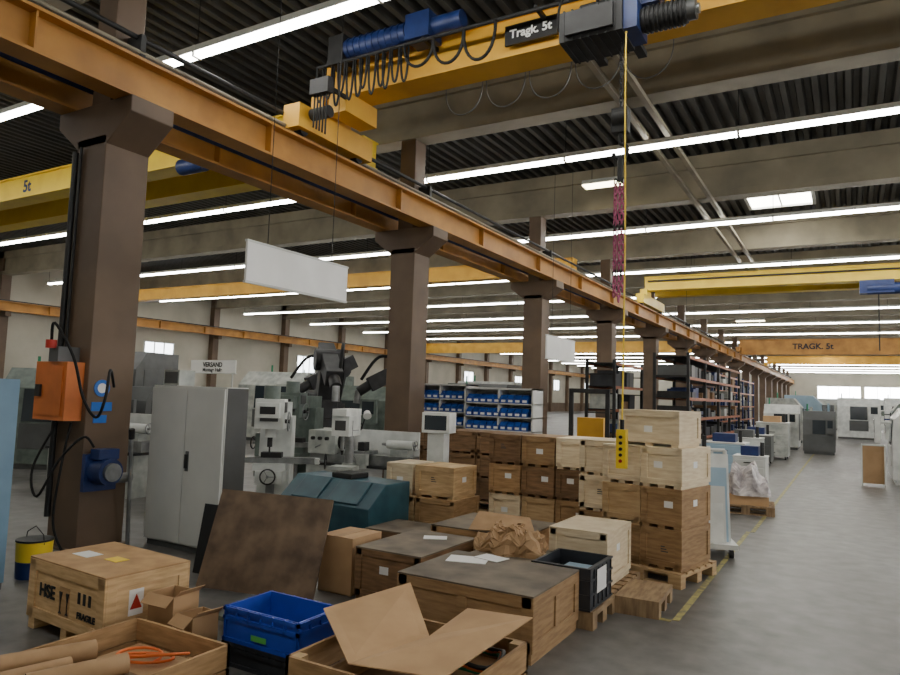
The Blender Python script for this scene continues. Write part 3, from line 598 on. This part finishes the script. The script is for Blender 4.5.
def rack(x,y0,y1,dep,h,lev,up,bm,seed,bay=2.4):
    r=random.Random(seed); b=B(); n=max(1,round((y1-y0)/bay)); bl=(y1-y0)/n
    for i in range(n+1):
        y=y0+i*bl
        for xx in (x-dep/2,x+dep/2-.07): b.box(xx,xx+.07,y-.04,y+.04,0,h,up)
        for k in range(int(h/.5)): b.box(x-dep/2+.03,x+dep/2-.03,y-.01,y+.01,.3+k*.5,.33+k*.5,up)
    for l in range(lev):
        z=.15+l*(h-.3)/(lev-1)
        for xx in (x-dep/2,x+dep/2-.05): b.box(xx,xx+.05,y0,y1,z,z+.07,bm)
        b.box(x-dep/2+.05,x+dep/2-.05,y0,y1,z+.05,z+.07,'steel_dark')
        y=y0+.1; gap=(h-.3)/(lev-1)-.15
        while y<y1-.5:
            w=r.uniform(.25,.6); hh=r.uniform(.35,.95)*gap; mt=r.choice(['cab_dark','crate_dark','blue_motor','steel_dark','pine_brown','mach_grey','crate_dark','black'])
            if r.random()<.85 and l<lev-1: b.box(x-dep/2+.08,x+dep/2-.1*r.random()-.06,y,y+w,z+.07,z+.07+hh,mt)
            y+=w+r.uniform(.02,.12)
    b.make('storage_rack')
rack(-3.9,17.9,27,.9,2.9,6,'steel_dark','rack_orange',1)
rack(-5.6,17.5,20.2,.8,2.7,5,'steel_dark','rack_orange',2)
rack(-5.3,30,44,.9,3.0,5,'blue_motor','rack_orange',5)
def binshelf(x0,x1,y,h,seed):
    b=B(); d=.45; b.box(x0,x1,y+d-.02,y+d,0,h,'cab_grey')
    for x in (x0,(x0+x1)/2,x1-.03): b.box(x,x+.03,y,y+d,0,h,'cab_grey')
    n=7
    for l in range(n):
        z=.1+l*(h-.15)/n; b.box(x0,x1,y,y+d,z,z+.02,'cab_grey')
        x=x0+.05
        while x<x1-.16:
            b.prism([(y+.0,z+.02),(y+.3,z+.02),(y+.3,z+.17),(y+.08,z+.17),(y+.0,z+.1)],'x',x,x+.12,'blue_bin'); b.box(x+.02,x+.10,y-.002,y,z+.04,z+.08,'white'); x+=.135
    b.box(x0,x1,y,y+d,h-.03,h,'cab_grey'); b.make('bin_shelf')
binshelf(-7.3,-6.1,11.2,1.85,1); binshelf(-6.05,-4.7,11.0,1.8,2)
for i,(x,y,w,h,mt) in enumerate([(-2.5,17.2,.9,.75,'blue_pale'),(-3.0,15.6,.7,.7,'mach_white'),(-2.3,19,.8,.8,'mach_white'),(-2.3,21.5,.8,.8,'cab_dark'),(-2.1,24,.9,1.1,'mach_grey'),(-2.6,13.6,.7,.75,'mach_grey'),(-1.75,15.3,.6,.6,'cab_grey')]):
    b=B(); b.box(-w/2,w/2,-w/2,w/2,.1,h,mt); b.box(-w/2-.01,w/2+.01,-w/2-.01,w/2+.01,h,h+.03,'cab_grey')
    for k in range(3): b.box(-w/2+.03,w/2-.03,-w/2-.012,-w/2,.14+k*(h-.16)/3,.1+(k+1)*(h-.14)/3,mt); b.box(-.1,.1,-w/2-.03,-w/2-.012,.2+k*(h-.16)/3,.22+k*(h-.16)/3,'black')
    b.box(-.3*w,.25*w,-.2*w,.3*w,h+.03,h+.22,['blue_motor','cardboard','cab_dark'][i%3]); b.cyl((.35*w,0,h+.03),(.35*w,0,h+.3),.04,'steel_dark',10)
    for sx in (-1,1):
        for sy in (-1,1): b.cyl((sx*(w/2-.08)-.02,sy*(w/2-.08),.05),(sx*(w/2-.08)+.02,sy*(w/2-.08),.05),.05,'black',12)
    b.make('tool_cart',(x,y,0),bevel=.006)
b=B(); b.box(-.35,.35,0,.5,.08,.8,'yellow_bright'); b.box(-.38,-.3,-.12,0,0,1.85,'steel_dark'); b.box(.3,.38,-.12,0,0,1.85,'steel_dark'); b.box(-.38,.38,-.12,-.04,1.77,1.85,'steel_dark'); b.box(-.28,-.14,-1.1,-.1,.05,.1,'steel_dark'); b.box(.14,.28,-1.1,-.1,.05,.1,'steel_dark')
b.box(-.3,.3,-.1,-.05,.1,.5,'steel_dark'); b.cyl((0,.5,.7),(0,.9,1.1),.025,'black',8); b.cyl((-.15,.9,1.1),(.15,.9,1.1),.02,'black',8); b.box(-.25,.25,.1,.4,.8,1.3,'yellow')
for x in (-.3,.3): b.cyl((x-.04,.3,.08),(x+.04,.3,.08),.08,'black',14)
b.make('pallet_stacker',(-4.3,12.8,0),.2,bevel=.01)
# panel trolley: white sheets leaning on an A-frame
b=B()
b.box(-.28,.28,-.35,.38,.10,.15,'cab_grey')
for sx in (-.22,.22):
    for sy in (-.28,.3): b.cyl((sx-.02,sy,.05),(sx+.02,sy,.05),.05,'black',12)
    b.cyl((sx,.34,.15),(sx,.12,1.12),.02,'cab_grey',8); b.cyl((sx,-.1,.15),(sx,.1,1.12),.02,'cab_grey',8)
b.cyl((-.22,.11,1.12),(.22,.11,1.12),.02,'cab_grey',8)
for k,(h_,m_) in enumerate(((.95,'mach_white'),(.8,'blue_pale'),(.6,'cab_grey'),(.42,'mach_white'))):
    b.box(-.26+.02*k,.24-.03*k,-.012,.012,0,h_,m_,X=T(0,-.14-.045*k,.15)@RX(-.2))
b.make('panel_trolley',(-1.42,8.3,0),math.radians(18))
pallet(.8,.8,-1.42,11.8,0,.1); 
b=B(); b.box(-.32,.32,-.3,.3,0,.14,'cardboard'); b.make('cardboard_box',(-1.42,11.8,.13),.1)
heap('wrapped_goods',-1.42,11.8,.27,.36,.34,.42,'wrap',5,crump=.012)
b=B(); b.box(-.8,.8,-.02,.02,0,.32,'white'); b.box(-.82,.82,-.03,.03,-.02,.0,'cab_grey'); b.cyl((-.7,0,-.0),(-.7,0,-2.0),.02,'cab_grey',8); b.cyl((.7,0,0),(.7,0,-2.0),.02,'cab_grey',8)
o=b.make('department_sign',(-13.8,12,2.0)); text('VERSAND',.16,'black',T(0,-.025,.2)@FRONT,o); text('Montage Halle',.12,'black',T(0,-.025,.07)@FRONT,o)
b=B(); b.box(-1.19,-1.14,5.55,9.9,.0,.003,'line_yellow'); b.box(-1.14,-1.09,9.9,40,0,.003,'line_yellow'); b.box(-2.1,-1.19,5.50,5.55,.0,.003,'line_yellow'); b.make('floor_marking')

# ---------------- world ----------------
w=bpy.data.worlds.new('world'); bpy.context.scene.world=w; w.use_nodes=True; w.node_tree.nodes['Background'].inputs[0].default_value=(.7,.8,1,1); w.node_tree.nodes['Background'].inputs[1].default_value=.5
